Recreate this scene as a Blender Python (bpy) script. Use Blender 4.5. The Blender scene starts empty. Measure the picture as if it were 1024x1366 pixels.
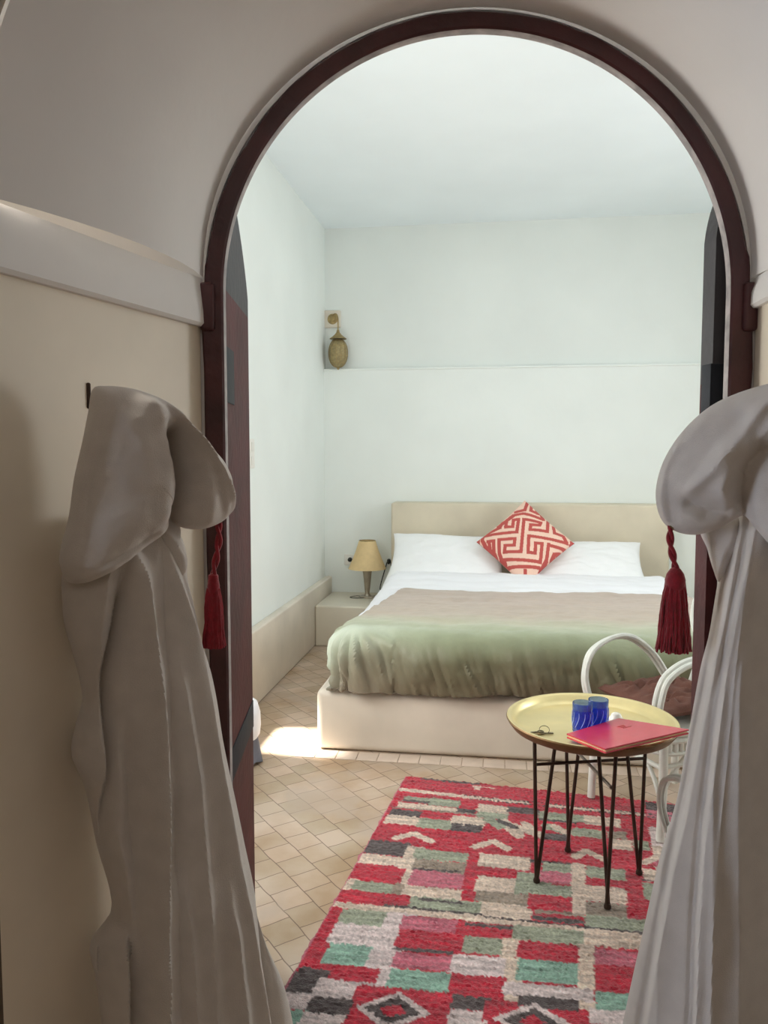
import bpy, math, random
from mathutils import Vector, Matrix, noise
random.seed(7)
SC=bpy.context.scene
COL=SC.collection
PI=math.pi
# ---------------------------------------------------------------- camera model and frames
F=1060.0; TH=math.radians(4.2); H=1.45; PS=math.radians(8.4)
def ray(px,py):
    a=(px-512)/F; b=-(py-683)/F
    return Vector((a, math.cos(TH)+b*math.sin(TH), -math.sin(TH)+b*math.cos(TH)))
def at_y(px,py,y):
    d=ray(px,py); return Vector((0,0,H))+d*(y/d.y)
def on_plane(px,py,P0,dr):
    n=Vector((dr[1],-dr[0],0)).normalized(); d=ray(px,py); o=Vector((0,0,H))
    return o+d*((Vector(P0)-o).dot(n)/d.dot(n))
def W(u,v,z=0):            # bedroom axes (u along the back wall, v into the room) -> world
    c,s=math.cos(PS),math.sin(PS)
    return Vector((u*c+v*s,-u*s+v*c,z))
def smooth(t): t=max(0,min(1,t)); return t*t*(3-2*t)
def interp(tab,x):
    if x<=tab[0][0]: return tab[0][1]
    for (a,b),(c,d) in zip(tab,tab[1:]):
        if x<=c:
            t=(x-a)/(c-a); return b+(d-b)*t
    return tab[-1][1]
def interps(tab,x,h=14):   # softened table lookup
    return (interp(tab,x-h)+2*interp(tab,x)+interp(tab,x+h))/4
def fbm(p,o=3): return noise.fractal(Vector(p),1.0,2.0,o)

# ---------------------------------------------------------------- materials
def lin(c):
    r=[]
    for k in c:
        k/=255.0
        r.append(k/12.92 if k<=0.04045 else ((k+0.055)/1.055)**2.4)
    return (*r,1)
def mat(name,col,rough=.6,var=0.0,vscale=6,bump=0.0,bscale=60,metal=0,spec=.5,sheen=0,detail=4,attr=None,col2=None):
    m=bpy.data.materials.new(name); m.use_nodes=True
    nt=m.node_tree; N=nt.nodes; L=nt.links; b=N['Principled BSDF']
    b.inputs['Roughness'].default_value=rough; b.inputs['Metallic'].default_value=metal
    b.inputs['Specular IOR Level'].default_value=spec
    if sheen:
        b.inputs['Sheen Weight'].default_value=sheen; b.inputs['Sheen Roughness'].default_value=.5
    c=lin(col); b.inputs['Base Color'].default_value=c
    tc=N.new('ShaderNodeTexCoord')
    src=None
    if attr:
        a=N.new('ShaderNodeAttribute'); a.attribute_name=attr; src=a.outputs['Color']
    if var or col2:
        n=N.new('ShaderNodeTexNoise'); n.inputs['Scale'].default_value=vscale; n.inputs['Detail'].default_value=detail
        L.new(tc.outputs['Object'],n.inputs['Vector'])
        if src is None:
            r=N.new('ShaderNodeValToRGB'); L.new(n.outputs['Fac'],r.inputs['Fac'])
            d=lin(col2) if col2 else tuple(k*(1-var) for k in c[:3])+(1,)
            r.color_ramp.elements[0].position=.32; r.color_ramp.elements[1].position=.68
            r.color_ramp.elements[0].color=d; r.color_ramp.elements[1].color=c if col2 else tuple(min(1,k*(1+var*.5)) for k in c[:3])+(1,)
            src=r.outputs['Color']
        else:
            mx=N.new('ShaderNodeMix'); mx.data_type='RGBA'; mx.blend_type='MULTIPLY'; mx.inputs['Factor'].default_value=1
            r=N.new('ShaderNodeValToRGB'); L.new(n.outputs['Fac'],r.inputs['Fac'])
            r.color_ramp.elements[0].position=.3; r.color_ramp.elements[1].position=.7
            r.color_ramp.elements[0].color=(1-var,)*3+(1,); r.color_ramp.elements[1].color=(1,1,1,1)
            L.new(src,mx.inputs[6]); L.new(r.outputs['Color'],mx.inputs[7]); src=mx.outputs[2]
    if src is not None: L.new(src,b.inputs['Base Color'])
    if bump:
        n2=N.new('ShaderNodeTexNoise'); n2.inputs['Scale'].default_value=bscale; n2.inputs['Detail'].default_value=5
        L.new(tc.outputs['Object'],n2.inputs['Vector'])
        bp=N.new('ShaderNodeBump'); bp.inputs['Strength'].default_value=bump; bp.inputs['Distance'].default_value=.01
        L.new(n2.outputs['Fac'],bp.inputs['Height']); L.new(bp.outputs['Normal'],b.inputs['Normal'])
    return m
M={}
M['white']=mat('white_plaster',(236,241,238),.75,.03,2,.12,14)
M['whiteup']=mat('white_plaster_upper',(230,235,232),.75,.03,2,.12,14)
M['ceil']=mat('ceiling_plaster',(240,248,252),.8,.03,1.5,.08,9)
M['nichewhite']=mat('niche_plaster',(226,222,218),.7,.05,3,.15,12)
M['tadelakt']=mat('tadelakt_beige',(226,213,192),.5,.10,3.5,.1,10)
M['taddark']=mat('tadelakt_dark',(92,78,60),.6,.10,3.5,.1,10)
M['border']=mat('border_tile',(222,204,188),.45,.12,9,.1,30)
M['mason']=mat('masonry_cream',(222,213,199),.5,.10,3.5,.10,9)
M['masonh']=mat('masonry_headboard',(214,204,182),.5,.12,2.6,.10,9)
M['masonb']=mat('masonry_bench',(222,215,198),.5,.08,3,.10,9)
M['door']=mat('door_wood',(76,36,38),.42,.35,9,.25,40)
M['doorleaf']=mat('door_leaf_wood',(82,36,38),.6,.35,7,.25,40,spec=.2)
M['doordark']=mat('door_leaf_dark',(54,50,54),.6,.25,8,.2,40)
M['frame_edge']=mat('frame_edge_lit',(176,168,166),.6,.35,30,.2,60)  # inner reveal catches room light; that brightness is put into its colour
M['hinge']=mat('hinge_iron',(32,36,44),.7,.2,20,.1,60,metal=.3)
M['iron']=mat('table_iron',(70,54,46),.45,.2,30,.2,90,metal=.6)
M['litbar']=mat('table_bar_lit',(150,140,130),.4,.2,30,.1,90,metal=.6)  # lightened iron: the crossbar's grey highlight is in its colour
M['brass']=mat('tray_brass',(238,220,164),.34,.08,9,.08,26,metal=.72)
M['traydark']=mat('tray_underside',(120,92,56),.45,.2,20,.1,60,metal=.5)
M['oldbrass']=mat('old_brass',(172,150,104),.42,.3,40,.3,120,metal=.65)
M['lantern']=mat('lantern_amber',(160,144,104),.4,.3,60,.3,160,metal=.35)
M['chrome']=mat('lamp_metal',(176,166,150),.3,.15,20,0,1,metal=.8)
M['shade']=mat('lamp_shade',(222,196,148),.85,.05,30,.1,200)
M['duvet']=mat('white_cotton',(244,245,250),.85,.02,6,.12,30,sheen=.2)
M['pillow']=mat('pillow_cotton',(246,247,248),.85,.02,6,.15,26,sheen=.2)
M['throw']=mat('throw_satin',(150,150,120),.55,.10,14,.18,60,attr='Col',sheen=.2)
M['cushion']=mat('cushion_weave',(200,80,70),.9,.08,200,.25,300,attr='Col')
M['rug']=mat('rug_wool',(200,40,60),.95,.22,230,.5,260,attr='Col',sheen=.3)
M['robe']=mat('robe_terry',(212,204,196),.95,.05,30,.28,700,sheen=.25)
M['red']=mat('tassel_red',(150,14,34),.75,.25,120,.2,200,sheen=.3)
M['cane']=mat('cane_white',(226,229,222),.5,.06,30,.15,60)
M['brown']=mat('cushion_brown',(104,66,54),.85,.12,20,.2,120)
M['leather']=mat('folder_leather',(200,48,70),.26,.05,30,.08,220,spec=.7)
M['paper']=mat('folder_paper',(226,190,150),.7)
M['emboss']=mat('folder_emboss',(214,110,110),.35,metal=.2)
M['steel']=mat('key_steel',(120,108,84),.35,metal=.8)
M['plastic']=mat('white_plastic',(232,230,224),.4)
M['black']=mat('black_plastic',(40,42,40),.5)
M['porcelain']=mat('porcelain',(240,236,226),.25)
M['greycloth']=mat('grey_cloth',(116,120,134),.9,.2,14,.2,60)
# tumblers: clear blue glass
def glass(name,col,tr=.9):
    m=bpy.data.materials.new(name); m.use_nodes=True
    b=m.node_tree.nodes['Principled BSDF']
    b.inputs['Base Color'].default_value=lin(col); b.inputs['Roughness'].default_value=.06
    b.inputs['Transmission Weight'].default_value=tr; b.inputs['IOR'].default_value=1.3
    return m
M['glass']=glass('blue_glass',(96,128,244),.85)
M['rimglass']=glass('pale_glass',(150,178,228),.85)
M['swirl']=mat('glass_swirl',(176,206,250),.2)
# floor tiles
def floor_mat():
    m=bpy.data.materials.new('floor_tiles'); m.use_nodes=True
    nt=m.node_tree;N=nt.nodes;L=nt.links;b=N['Principled BSDF']
    tc=N.new('ShaderNodeTexCoord'); mp=N.new('ShaderNodeMapping')
    mp.inputs['Rotation'].default_value=(0,0,-math.radians(33.0)+PI/2)
    L.new(tc.outputs['Object'],mp.inputs['Vector'])
    nz=N.new('ShaderNodeTexNoise'); nz.inputs['Scale'].default_value=9
    L.new(mp.outputs['Vector'],nz.inputs['Vector'])
    va=N.new('ShaderNodeVectorMath'); va.operation='MULTIPLY_ADD'; va.inputs[1].default_value=(.012,.012,0)
    L.new(nz.outputs['Color'],va.inputs[0]); L.new(mp.outputs['Vector'],va.inputs[2])
    br=N.new('ShaderNodeTexBrick'); br.offset=.38; br.squash=1
    br.inputs['Scale'].default_value=1; br.inputs['Brick Width'].default_value=.108; br.inputs['Row Height'].default_value=.106
    br.inputs['Mortar Size'].default_value=.0022; br.inputs['Mortar Smooth'].default_value=.4; br.inputs['Bias'].default_value=-.1
    br.inputs['Color1'].default_value=lin((208,188,170)); br.inputs['Color2'].default_value=lin((186,170,148)); br.inputs['Mortar'].default_value=lin((128,108,94))
    L.new(va.outputs[0],br.inputs['Vector'])
    n=N.new('ShaderNodeTexNoise'); n.inputs['Scale'].default_value=3.2; n.inputs['Detail'].default_value=6
    L.new(tc.outputs['Object'],n.inputs['Vector'])
    r=N.new('ShaderNodeValToRGB'); L.new(n.outputs['Fac'],r.inputs['Fac'])
    r.color_ramp.elements[0].position=.36; r.color_ramp.elements[1].position=.62
    r.color_ramp.elements[0].color=lin((222,208,188)); r.color_ramp.elements[1].color=(1,1,1,1)
    mx=N.new('ShaderNodeMix'); mx.data_type='RGBA'; mx.blend_type='MULTIPLY'; mx.inputs['Factor'].default_value=1
    L.new(br.outputs['Color'],mx.inputs[6]); L.new(r.outputs['Color'],mx.inputs[7])
    # worn grey patches that hide the joints
    n3=N.new('ShaderNodeTexNoise'); n3.inputs['Scale'].default_value=2.1; n3.inputs['Detail'].default_value=7
    L.new(tc.outputs['Object'],n3.inputs['Vector'])
    r3=N.new('ShaderNodeValToRGB'); L.new(n3.outputs['Fac'],r3.inputs['Fac'])
    r3.color_ramp.elements[0].position=.54; r3.color_ramp.elements[1].position=.60
    mx3=N.new('ShaderNodeMix'); mx3.data_type='RGBA'
    sc=N.new('ShaderNodeMath'); sc.operation='MULTIPLY'; sc.inputs[1].default_value=.55
    L.new(r3.outputs['Color'],sc.inputs[0]); L.new(sc.outputs[0],mx3.inputs['Factor'])
    L.new(mx.outputs[2],mx3.inputs[6]); mx3.inputs[7].default_value=lin((184,168,154))
    L.new(mx3.outputs[2],b.inputs['Base Color'])
    b.inputs['Roughness'].default_value=.42
    bp=N.new('ShaderNodeBump'); bp.inputs['Strength'].default_value=.25; bp.inputs['Distance'].default_value=.004; bp.invert=True
    L.new(br.outputs['Fac'],bp.inputs['Height']); L.new(bp.outputs['Normal'],b.inputs['Normal'])
    return m
M['floor']=floor_mat()

# ---------------------------------------------------------------- mesh helpers
class MB:
    def __init__(s): s.v=[]; s.f=[]
    def add(s,vs,fs):
        o=len(s.v); s.v+= [tuple(x) for x in vs]; s.f+= [tuple(i+o for i in f) for f in fs]; return s
    def box(s,a,b,bev=0):
        x0,y0,z0=a;x1,y1,z1=b
        if bev<=0:
            vs=[(x0,y0,z0),(x1,y0,z0),(x1,y1,z0),(x0,y1,z0),(x0,y0,z1),(x1,y0,z1),(x1,y1,z1),(x0,y1,z1)]
            return s.add(vs,[(0,3,2,1),(4,5,6,7),(0,1,5,4),(1,2,6,5),(2,3,7,6),(3,0,4,7)])
        # rounded box: superellipsoid style grid
        n=5; pr=[]
        hx,hy,hz=(x1-x0)/2,(y1-y0)/2,(z1-z0)/2; c=Vector(((x0+x1)/2,(y0+y1)/2,(z0+z1)/2))
        b_=min(bev,hx*.99,hy*.99,hz*.99)
        corners=[(1,1),(-1,1),(-1,-1),(1,-1)]
        rings=[]
        for sz,rng in ((-1,range(n+1)),(1,range(n,-1,-1))):
            for i in rng:
                ph=(PI/2)*(1-i/n)  # angle from horizontal
                zz=sz*(hz-b_+b_*math.sin(ph)); rr=b_*math.cos(ph)
                ring=[]
                for k,(sx,sy) in enumerate(corners):
                    for j in range(n+1):
                        t=k*PI/2+j/n*PI/2
                        ring.append(c+Vector((sx*(hx-b_)+rr*math.cos(t),sy*(hy-b_)+rr*math.sin(t),zz)))
                rings.append(ring)
        m=len(rings[0]); vs=[p for r in rings for p in r]; fs=[]
        for i in range(len(rings)-1):
            for j in range(m): fs.append((i*m+j,i*m+(j+1)%m,(i+1)*m+(j+1)%m,(i+1)*m+j))
        fs.append(tuple(range(m-1,-1,-1))); fs.append(tuple((len(rings)-1)*m+j for j in range(m)))
        return s.add(vs,fs)
    def tube(s,pts,r,n=8,cap=True,closed=False):
        pts=[Vector(p) for p in pts]; k=len(pts); vs=[]; fs=[]
        rr=r if callable(r) else (lambda t:r)
        up=None
        for i,p in enumerate(pts):
            if closed: t=(pts[(i+1)%k]-pts[i-1]).normalized()
            else: t=(pts[min(i+1,k-1)]-pts[max(i-1,0)]).normalized()
            if up is None:
                up=Vector((0,0,1)) if abs(t.z)<.9 else Vector((1,0,0))
            a=(up-t*up.dot(t)).normalized(); b=t.cross(a); up=a
            q=rr(i/max(1,k-1))
            for j in range(n):
                an=2*PI*j/n; vs.append(p+(a*math.cos(an)+b*math.sin(an))*q)
        for i in range(k if closed else k-1):
            i2=(i+1)%k
            for j in range(n): fs.append((i*n+j,i*n+(j+1)%n,i2*n+(j+1)%n,i2*n+j))
        if cap and not closed:
            fs.append(tuple(range(n-1,-1,-1))); fs.append(tuple((k-1)*n+j for j in range(n)))
        return s.add(vs,fs)
    def lathe(s,prof,n=32,c=(0,0,0),cap0=True,cap1=True):
        vs=[];fs=[];k=len(prof)
        for r,z in prof:
            for j in range(n):
                a=2*PI*j/n; vs.append((c[0]+r*math.cos(a),c[1]+r*math.sin(a),c[2]+z))
        for i in range(k-1):
            for j in range(n): fs.append((i*n+j,i*n+(j+1)%n,(i+1)*n+(j+1)%n,(i+1)*n+j))
        if cap0: fs.append(tuple(range(n-1,-1,-1)))
        if cap1: fs.append(tuple((k-1)*n+j for j in range(n)))
        return s.add(vs,fs)
    def grid(s,rows,close_u=False):
        k=len(rows);n=len(rows[0]);vs=[p for r in rows for p in r];fs=[]
        for i in range(k-1):
            for j in range(n if close_u else n-1):
                fs.append((i*n+j,i*n+(j+1)%n,(i+1)*n+(j+1)%n,(i+1)*n+j))
        return s.add(vs,fs)
    def mesh(s,name,smooth_=True,angle=None):
        me=bpy.data.meshes.new(name); me.from_pydata(s.v,[],s.f); me.validate(); me.update()
        import bmesh
        bm=bmesh.new(); bm.from_mesh(me); bmesh.ops.recalc_face_normals(bm,faces=bm.faces); bm.to_mesh(me); bm.free()
        for p in me.polygons: p.use_smooth=smooth_
        if smooth_ and angle is not None:
            try: me.set_sharp_from_angle(angle=angle)
            except Exception: pass
        return me
    def build(s,name,material,parent=None,loc=None,rz=0,smooth_=True,angle=math.radians(40)):
        me=s.mesh(name,smooth_,angle); o=bpy.data.objects.new(name,me); COL.objects.link(o)
        me.materials.append(M[material] if isinstance(material,str) else material)
        if parent is not None: o.parent=parent
        if loc is not None: o.location=loc; o.rotation_euler.z=rz
        return o
def tag(o,label,cat,group=None,kind=None):
    o['label']=label; o['category']=cat
    if group: o['group']=group
    if kind: o['kind']=kind
    return o
def thing(name,loc,rz,label,cat,group=None,kind=None):
    o=bpy.data.objects.new(name,None); COL.objects.link(o); o.location=loc; o.rotation_euler.z=rz
    o.empty_display_size=.05
    return tag(o,label,cat,group,kind)
def arc(c,r,a0,a1,n,ax=(1,0,0),ay=(0,0,1)):
    c=Vector(c);ax=Vector(ax);ay=Vector(ay)
    return [c+ax*(r*math.cos(a0+(a1-a0)*i/n))+ay*(r*math.sin(a0+(a1-a0)*i/n)) for i in range(n+1)]
def spline(pts,n=8,closed=False):
    P=[Vector(p) for p in pts];k=len(P);out=[]
    for i in range(k if closed else k-1):
        p1,p2=P[i],P[(i+1)%k]
        p0=P[i-1] if (closed or i>0) else p1*2-p2
        p3=P[(i+2)%k] if (closed or i+2<k) else p2*2-p1
        for j in range(n):
            t=j/n
            out.append(.5*((2*p1)+(p2-p0)*t+(2*p0-5*p1+4*p2-p3)*t*t+(3*p1-p0-3*p2+p3)*t**3))
    if not closed: out.append(P[-1])
    return out
def color_attr(o,fn):
    me=o.data; a=me.color_attributes.new('Col','FLOAT_COLOR','POINT')
    for i,v in enumerate(me.vertices): a.data[i].color=fn(i,v.co)

# placements and lamp strengths
CP1=(W(.675,3.255,.018),math.radians(121)-PS)
CP2=(Vector((1.055,2.29,.018)),math.radians(15)); CS2=.69
PW_WIN=60; PW_FILL_R=50; PW_FILL=7; PW_BATH=3.6; PW_BWIN=16; SUN=36

# ================================================================ SETTING
def struct(o,label,cat): return tag(o,label,cat,kind='structure')
def wall_with_arch(name,material,cx,R,zs,x0,x1,z1,y0,y1,xl=None,xr=None):
    xl=cx-R if xl is None else xl; xr=cx+R if xr is None else xr
    path=[((xl,0),(x0,0)),((xl,zs),(x0,zs))]
    angs=[PI-PI*i/64 for i in range(65)]
    for ex in (x0,x1): angs.append(math.atan2(z1-zs,ex-cx))
    angs=sorted(set(angs),reverse=True)
    for a in angs:
        c,s=math.cos(a),math.sin(a)
        ts=[]
        if c<-1e-6: ts.append((x0-cx)/c)
        if c>1e-6: ts.append((x1-cx)/c)
        if s>1e-6: ts.append((z1-zs)/s)
        t=min(ts)
        path.append(((cx+R*c,zs+R*s),(cx+t*c,zs+t*s)))
    path+= [((xr,zs),(x1,zs)),((xr,0),(x1,0))]
    mb=MB(); k=len(path); vs=[];fs=[]
    for (a,b) in path:
        vs+=[(a[0],y0,a[1]),(b[0],y0,b[1]),(a[0],y1,a[1]),(b[0],y1,b[1])]
    for i in range(k-1):
        p,q=i*4,(i+1)*4
        fs+=[(p,p+1,q+1,q),(p+2,q+2,q+3,p+3),(p,q,q+2,p+2),(p+1,p+3,q+3,q+1)]
    mb.add(vs,fs)
    return mb.build(name,material,smooth_=False)

fl=MB().add([(-1.8,-1.6,0),(4.4,-1.6,0),(4.4,7.4,0),(-1.8,7.4,0)],[(0,1,2,3)]).build('floor','floor',smooth_=False)
struct(fl,'pale beige clay tile floor laid on the diagonal','floor')
RZ=-PS
def room_box(mb,a,b): return mb.box(a,b)
# left wall of the bedroom with two openings out of the camera's sight
wl=MB(); U0,U1=-1.52,-1.44
for (v0,v1,z0,z1) in ((1.25,2.15,0,3.3),(2.15,3.3,0,3.3),(3.3,3.66,0,3.3),(3.66,3.98,0,.53),(3.66,3.98,1.30,3.3),(3.98,6.75,0,3.3)):
    wl.box((U0,v0,z0),(U1,v1,z1))
o=wl.build('wall_left','white',rz=RZ,loc=(0,0,0),smooth_=False); struct(o,'white plaster side wall on the left of the bedroom','wall')
o=MB().box((-1.44,6.40,0),(2.6,6.75,2.135)).build('wall_back','white',rz=RZ,loc=(0,0,0),smooth_=False); struct(o,'white lower back wall that ends in a thin ledge above the bed','wall')
o=MB().box((-1.44,6.46,2.135),(2.6,6.75,3.3)).build('wall_back','whiteup',rz=RZ,loc=(0,0,0),smooth_=False); struct(o,'white recessed upper part of the back wall above the ledge','wall')
o=MB().box((-1.439,6.391,2.122),(2.599,6.47,2.137),.004).build('trim_3','white',rz=RZ,loc=(0,0,0)); struct(o,'thin plaster ledge running across the back wall','ledge')
o=MB().box((2.6,1.0,0),(2.8,6.75,3.3)).build('wall_right','white',rz=RZ,loc=(0,0,0),smooth_=False); struct(o,'white wall on the right of the bedroom behind the chairs','wall')
o=MB().box((-1.72,1.0,3.27),(2.8,6.75,3.45)).build('ceiling','ceil',rz=RZ,loc=(0,0,0),smooth_=False); struct(o,'smooth white bedroom ceiling','ceiling')
b=MB().box((-1.44,4.06,0),(-1.38,6.4,.44)); b.box((-1.44,1.9,0),(-1.38,4.06,.44))
o=MB().box((-1.44,1.9,0),(-1.38,6.4,.44),.012).build('baseboard_left','mason',rz=RZ,loc=(0,0,0)); struct(o,'beige masonry plinth along the foot of the left wall','plinth')
# arched opening between niche and bedroom
DY0,DY1=1.60,1.68; CX=.184; ZS=1.767; RI=.502
o=wall_with_arch('wall_front','nichewhite',CX,.540,ZS,-1.62,3.5,3.3,DY0+.004,DY1); struct(o,'white wall around the arched doorway','wall')
# door frame: arch + jambs as one profile swept round the opening
def frame_profile():
    pts=[]  # (x,z, outward normal x,z, face width)
    n=24
    for i in range(n): pts.append((CX-RI,ZS*i/n,-1,0,.041))
    for i in range(97):
        a=PI-PI*i/96; pts.append((CX+RI*math.cos(a),ZS+RI*math.sin(a),math.cos(a),math.sin(a),.034 if 3<i<92 else .038))
    for i in range(n): pts.append((CX+RI,ZS*(1-(i+1)/n),1,0,.046))
    return pts
mb=MB(); rows=[]; ed=[]
for (x,z,nx,nz,w) in frame_profile():
    k=.004*fbm((x*9,z*9,1)); 
    w2=w+k
    if nx==-1 and z>1.70: w2+=.0
    yf,yb=DY0-.004,DY0+.024
    rows.append([(x,yf+.004,z),(x+nx*.004,yf,z+nz*.004),(x+nx*(w2-.004),yf,z+nz*(w2-.004)),(x+nx*w2,yf+.004,z+nz*w2),(x+nx*w2,yb,z+nz*w2),(x+nx*.004,yb,z+nz*.004),(x+nx*.004,yf+.02,z+nz*.004)])
    ed.append([(x-.0*nx,yf+.0045,z),(x-nx*.001,yf+.008,z-nz*.001),(x-nx*.001,yb-.004,z-nz*.001),(x+nx*.003,yb-.004,z+nz*.003),(x+nx*.003,yf+.0045,z+nz*.003)])
mb.grid(rows,close_u=True)
DR=thing('door_frame',(0,0,0),0,'dark red wooden frame of the arched doorway','door frame',kind='structure')
DR.name='door_1'
mb.build('frame','door',DR)
o=MB().grid(ed,close_u=True).build('inner_edge','frame_edge',DR); o['label']='inner edge of the door frame, coloured pale to look lit'
# springing blocks where jamb meets arch
for sx,x in ((-1,CX-RI-.046),(1,CX+RI+.052)):
    MB().box((min(x,x-sx*.03),DY0-.014,ZS-.075),(max(x,x-sx*.03),DY0+.02,ZS+.02),.008).build('impost_block','door',DR)
# left leaf, opened into the bedroom
def leaf_mesh(w,zt,z0=.012,th=.04,hingetop=2.06,n=26):
    prof=[(0,z0),(w,z0),(w,zt)]
    for i in range(1,n+1):
        t=i/n; a=t*PI/2
        prof.append((w*(1-.98*t**1.25) , zt+(hingetop-zt)*math.sin(a)))
    prof.append((0,hingetop))
    return prof
def extrude_prof(prof,y0,y1):
    k=len(prof); vs=[(x,y0,z) for x,z in prof]+[(x,y1,z) for x,z in prof]
    fs=[tuple(range(k)),tuple(range(2*k-1,k-1,-1))]+[(i,(i+1)%k,k+(i+1)%k,k+i) for i in range(k)]
    return MB().add(vs,fs)
def split_prof(prof,zc):
    lo=[];hi=[]
    k=len(prof)
    for i in range(k):
        p,q=prof[i],prof[(i+1)%k]
        (lo if p[1]<=zc else hi).append(p)
        if (p[1]-zc)*(q[1]-zc)<0:
            t=(zc-p[1])/(q[1]-p[1]); m=(p[0]+(q[0]-p[0])*t,zc); lo.append(m);hi.append(m)
    return lo,hi
LW=.475
L1=thing('door_2',(-.370,1.70,0),math.radians(92.0),'left dark red door leaf standing open into the bedroom','door leaf',kind='structure')
lo,hi=split_prof(leaf_mesh(LW,1.86,hingetop=2.12),1.815)
extrude_prof(lo,-.02,.02).build('leaf_panel','doorleaf',L1,smooth_=False)
o=extrude_prof(hi,-.02,.02).build('leaf_head','doordark',L1,smooth_=False); o['label']='dark grey arched head of the leaf'
for x0,x1,z0,z1 in ((.02,.20,1.565,1.69),(.05,.47,.69,.765)):
    MB().box((x0,-.0225,z0),(x1,-.0195,z1),.001).build('hinge_strap','hinge',L1)
for z0 in (1.57,1.63,.70):
    MB().box((-.012,-.024,z0),(.02,-.014,z0+.05),.003).build('hinge_knuckle','hinge',L1)
L2=thing('door_3',(.692,1.724,0),math.radians(6),'right dark door leaf folded back beside the frame','door leaf',kind='structure')
pr=[(0,.012),(.46,.012),(.46,2.10),(.30,2.10),(.12,2.06)]
for i in range(1,12):
    t=i/11*PI/2; pr.append((.07*(1-math.sin(t))+.02*(1-i/11),2.06-.16*(1-math.cos(t))))
lo,hi=split_prof(pr,1.60)
extrude_prof(lo,-.025,.025).build('leaf_panel','doorleaf',L2,smooth_=False)
extrude_prof(hi,-.025,.025).build('leaf_head','doordark',L2,smooth_=False)
MB().box((-.005,-.028,1.47),(.03,.012,1.64),.002).build('hinge_strap','hinge',L2)
# the niche in front of the doorway
def nl(y): return -.365+.36*(y-1.6)
def nr(y): return .737+.12*(y-1.6)
YN=1.09
ZB=1.797
zl0,zr0=1.700,1.735
o=MB().box((0,0,0),(1,1,1)); 
def side(name,material,fx,z0,z1,off,label,cat):
    ys=[YN,1.2,1.35,1.5,1.6]; rows=[]
    for y in ys:
        x=fx(y); sg=1 if fx is nl else -1
        x0=x+sg*off
        rows.append([(x0-sg*.08,y,z0),(x0,y,z0),(x0,y,z1),(x0-sg*.08,y,z1)])
    mb=MB().grid(rows,close_u=True)
    o=mb.build(name,material,smooth_=False); struct(o,label,cat); return o
side('wall_left','tadelakt',nl,0,zl0,0,'beige polished plaster wall of the niche behind the left robe','wall')
side('wall_right','tadelakt',nr,0,zr0,0,'beige polished plaster wall of the niche behind the right robe','wall')
def band(name,fx,z0,label):
    sg=1 if fx is nl else -1; rows=[]
    for y in [YN,1.2,1.35,1.5,1.6]:
        x=fx(y)
        pr=[(-.04,z0),(.010,z0),(.016,z0+.006),(.015,z0+.03),(.009,ZB-.015),(.006,ZB-.002),(-.04,ZB+.004)]
        rows.append([(x+sg*a,y,z) for a,z in pr])
    o=MB().grid(rows,close_u=True).build(name,'nichewhite'); struct(o,label,'moulding'); return o
band('trim_1',nl,zl0,'white plaster band under the vault on the left'); band('trim_2',nr,zr0,'white plaster band under the vault on the right')
rows=[]
for k in range(9):
    y=YN+(1.6-YN)*k/8; xl,xr=nl(y),nr(y); c,R=(xl+xr)/2,(xr-xl)/2; fr=k/8; RV=(R-.006)*(1-fr)+.541*fr; RZv=R*(1-fr)+.512*fr; c=c*(1-fr)+CX*fr
    rows.append([(c-RV*math.cos(PI*i/64),y,ZB+RZv*math.sin(PI*i/64)) for i in range(65)])
o=MB().grid(rows).build('ceiling','nichewhite'); struct(o,'white barrel vault of the niche around the doorway','vault')
xl,xr=nl(YN),nr(YN)
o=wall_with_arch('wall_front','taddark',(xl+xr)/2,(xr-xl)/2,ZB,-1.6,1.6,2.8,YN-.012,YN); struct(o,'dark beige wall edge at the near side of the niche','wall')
# the small room the camera stands in
o=MB().box((-1.75,-1.6,0),(-1.6,YN,2.8)).build('wall_left','tadelakt',smooth_=False); struct(o,'beige wall on the left of the washroom','wall')
o=MB().box((1.6,-1.6,0),(1.75,YN,2.8)).build('wall_right','tadelakt',smooth_=False); struct(o,'beige wall on the right of the washroom','wall')
o=MB().box((-1.75,-1.75,0),(1.75,-1.6,2.8)).build('wall_back','tadelakt',smooth_=False); struct(o,'beige wall behind the camera in the washroom','wall')
o=MB().box((-1.75,-1.75,2.8),(1.75,YN,2.9)).build('ceiling','nichewhite',smooth_=False); struct(o,'white washroom ceiling','ceiling')

# ================================================================ BED AND BENCH
def rb(name,a,b,bev,material,label,cat,**k):
    c=((a[0]+b[0])/2,(a[1]+b[1])/2,a[2]); 
    o=MB().box((a[0]-c[0],a[1]-c[1],0),(b[0]-c[0],b[1]-c[1],b[2]-a[2]),bev).build(name,material,loc=W(*c),rz=RZ)
    return tag(o,label,cat,**k)
rb('bed_platform',(-.885,3.715,0),(1.27,6.198,.30),.035,'mason','cream masonry bed platform standing on the tile floor','bed base')
rb('headboard',(-.86,6.202,0),(1.26,6.398,1.065),.02,'masonh','wide beige masonry headboard behind the pillows','headboard')
rb('bedside_bench',(-1.379,5.77,0),(-.888,6.398,.31),.015,'masonb','low cream masonry bench carrying the lamp, left of the bed','bench')
rb('bedside_bench',(1.273,5.77,0),(2.598,6.398,.31),.015,'masonb','low cream masonry bench on the far right of the bed','bench')
rb('mattress',(-.70,3.86,.302),(1.08,6.19,.50),.05,'duvet','white mattress under the duvet on the bed platform','mattress')
UL,UR,VF,RB=-.70,1.08,3.80,.11
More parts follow.
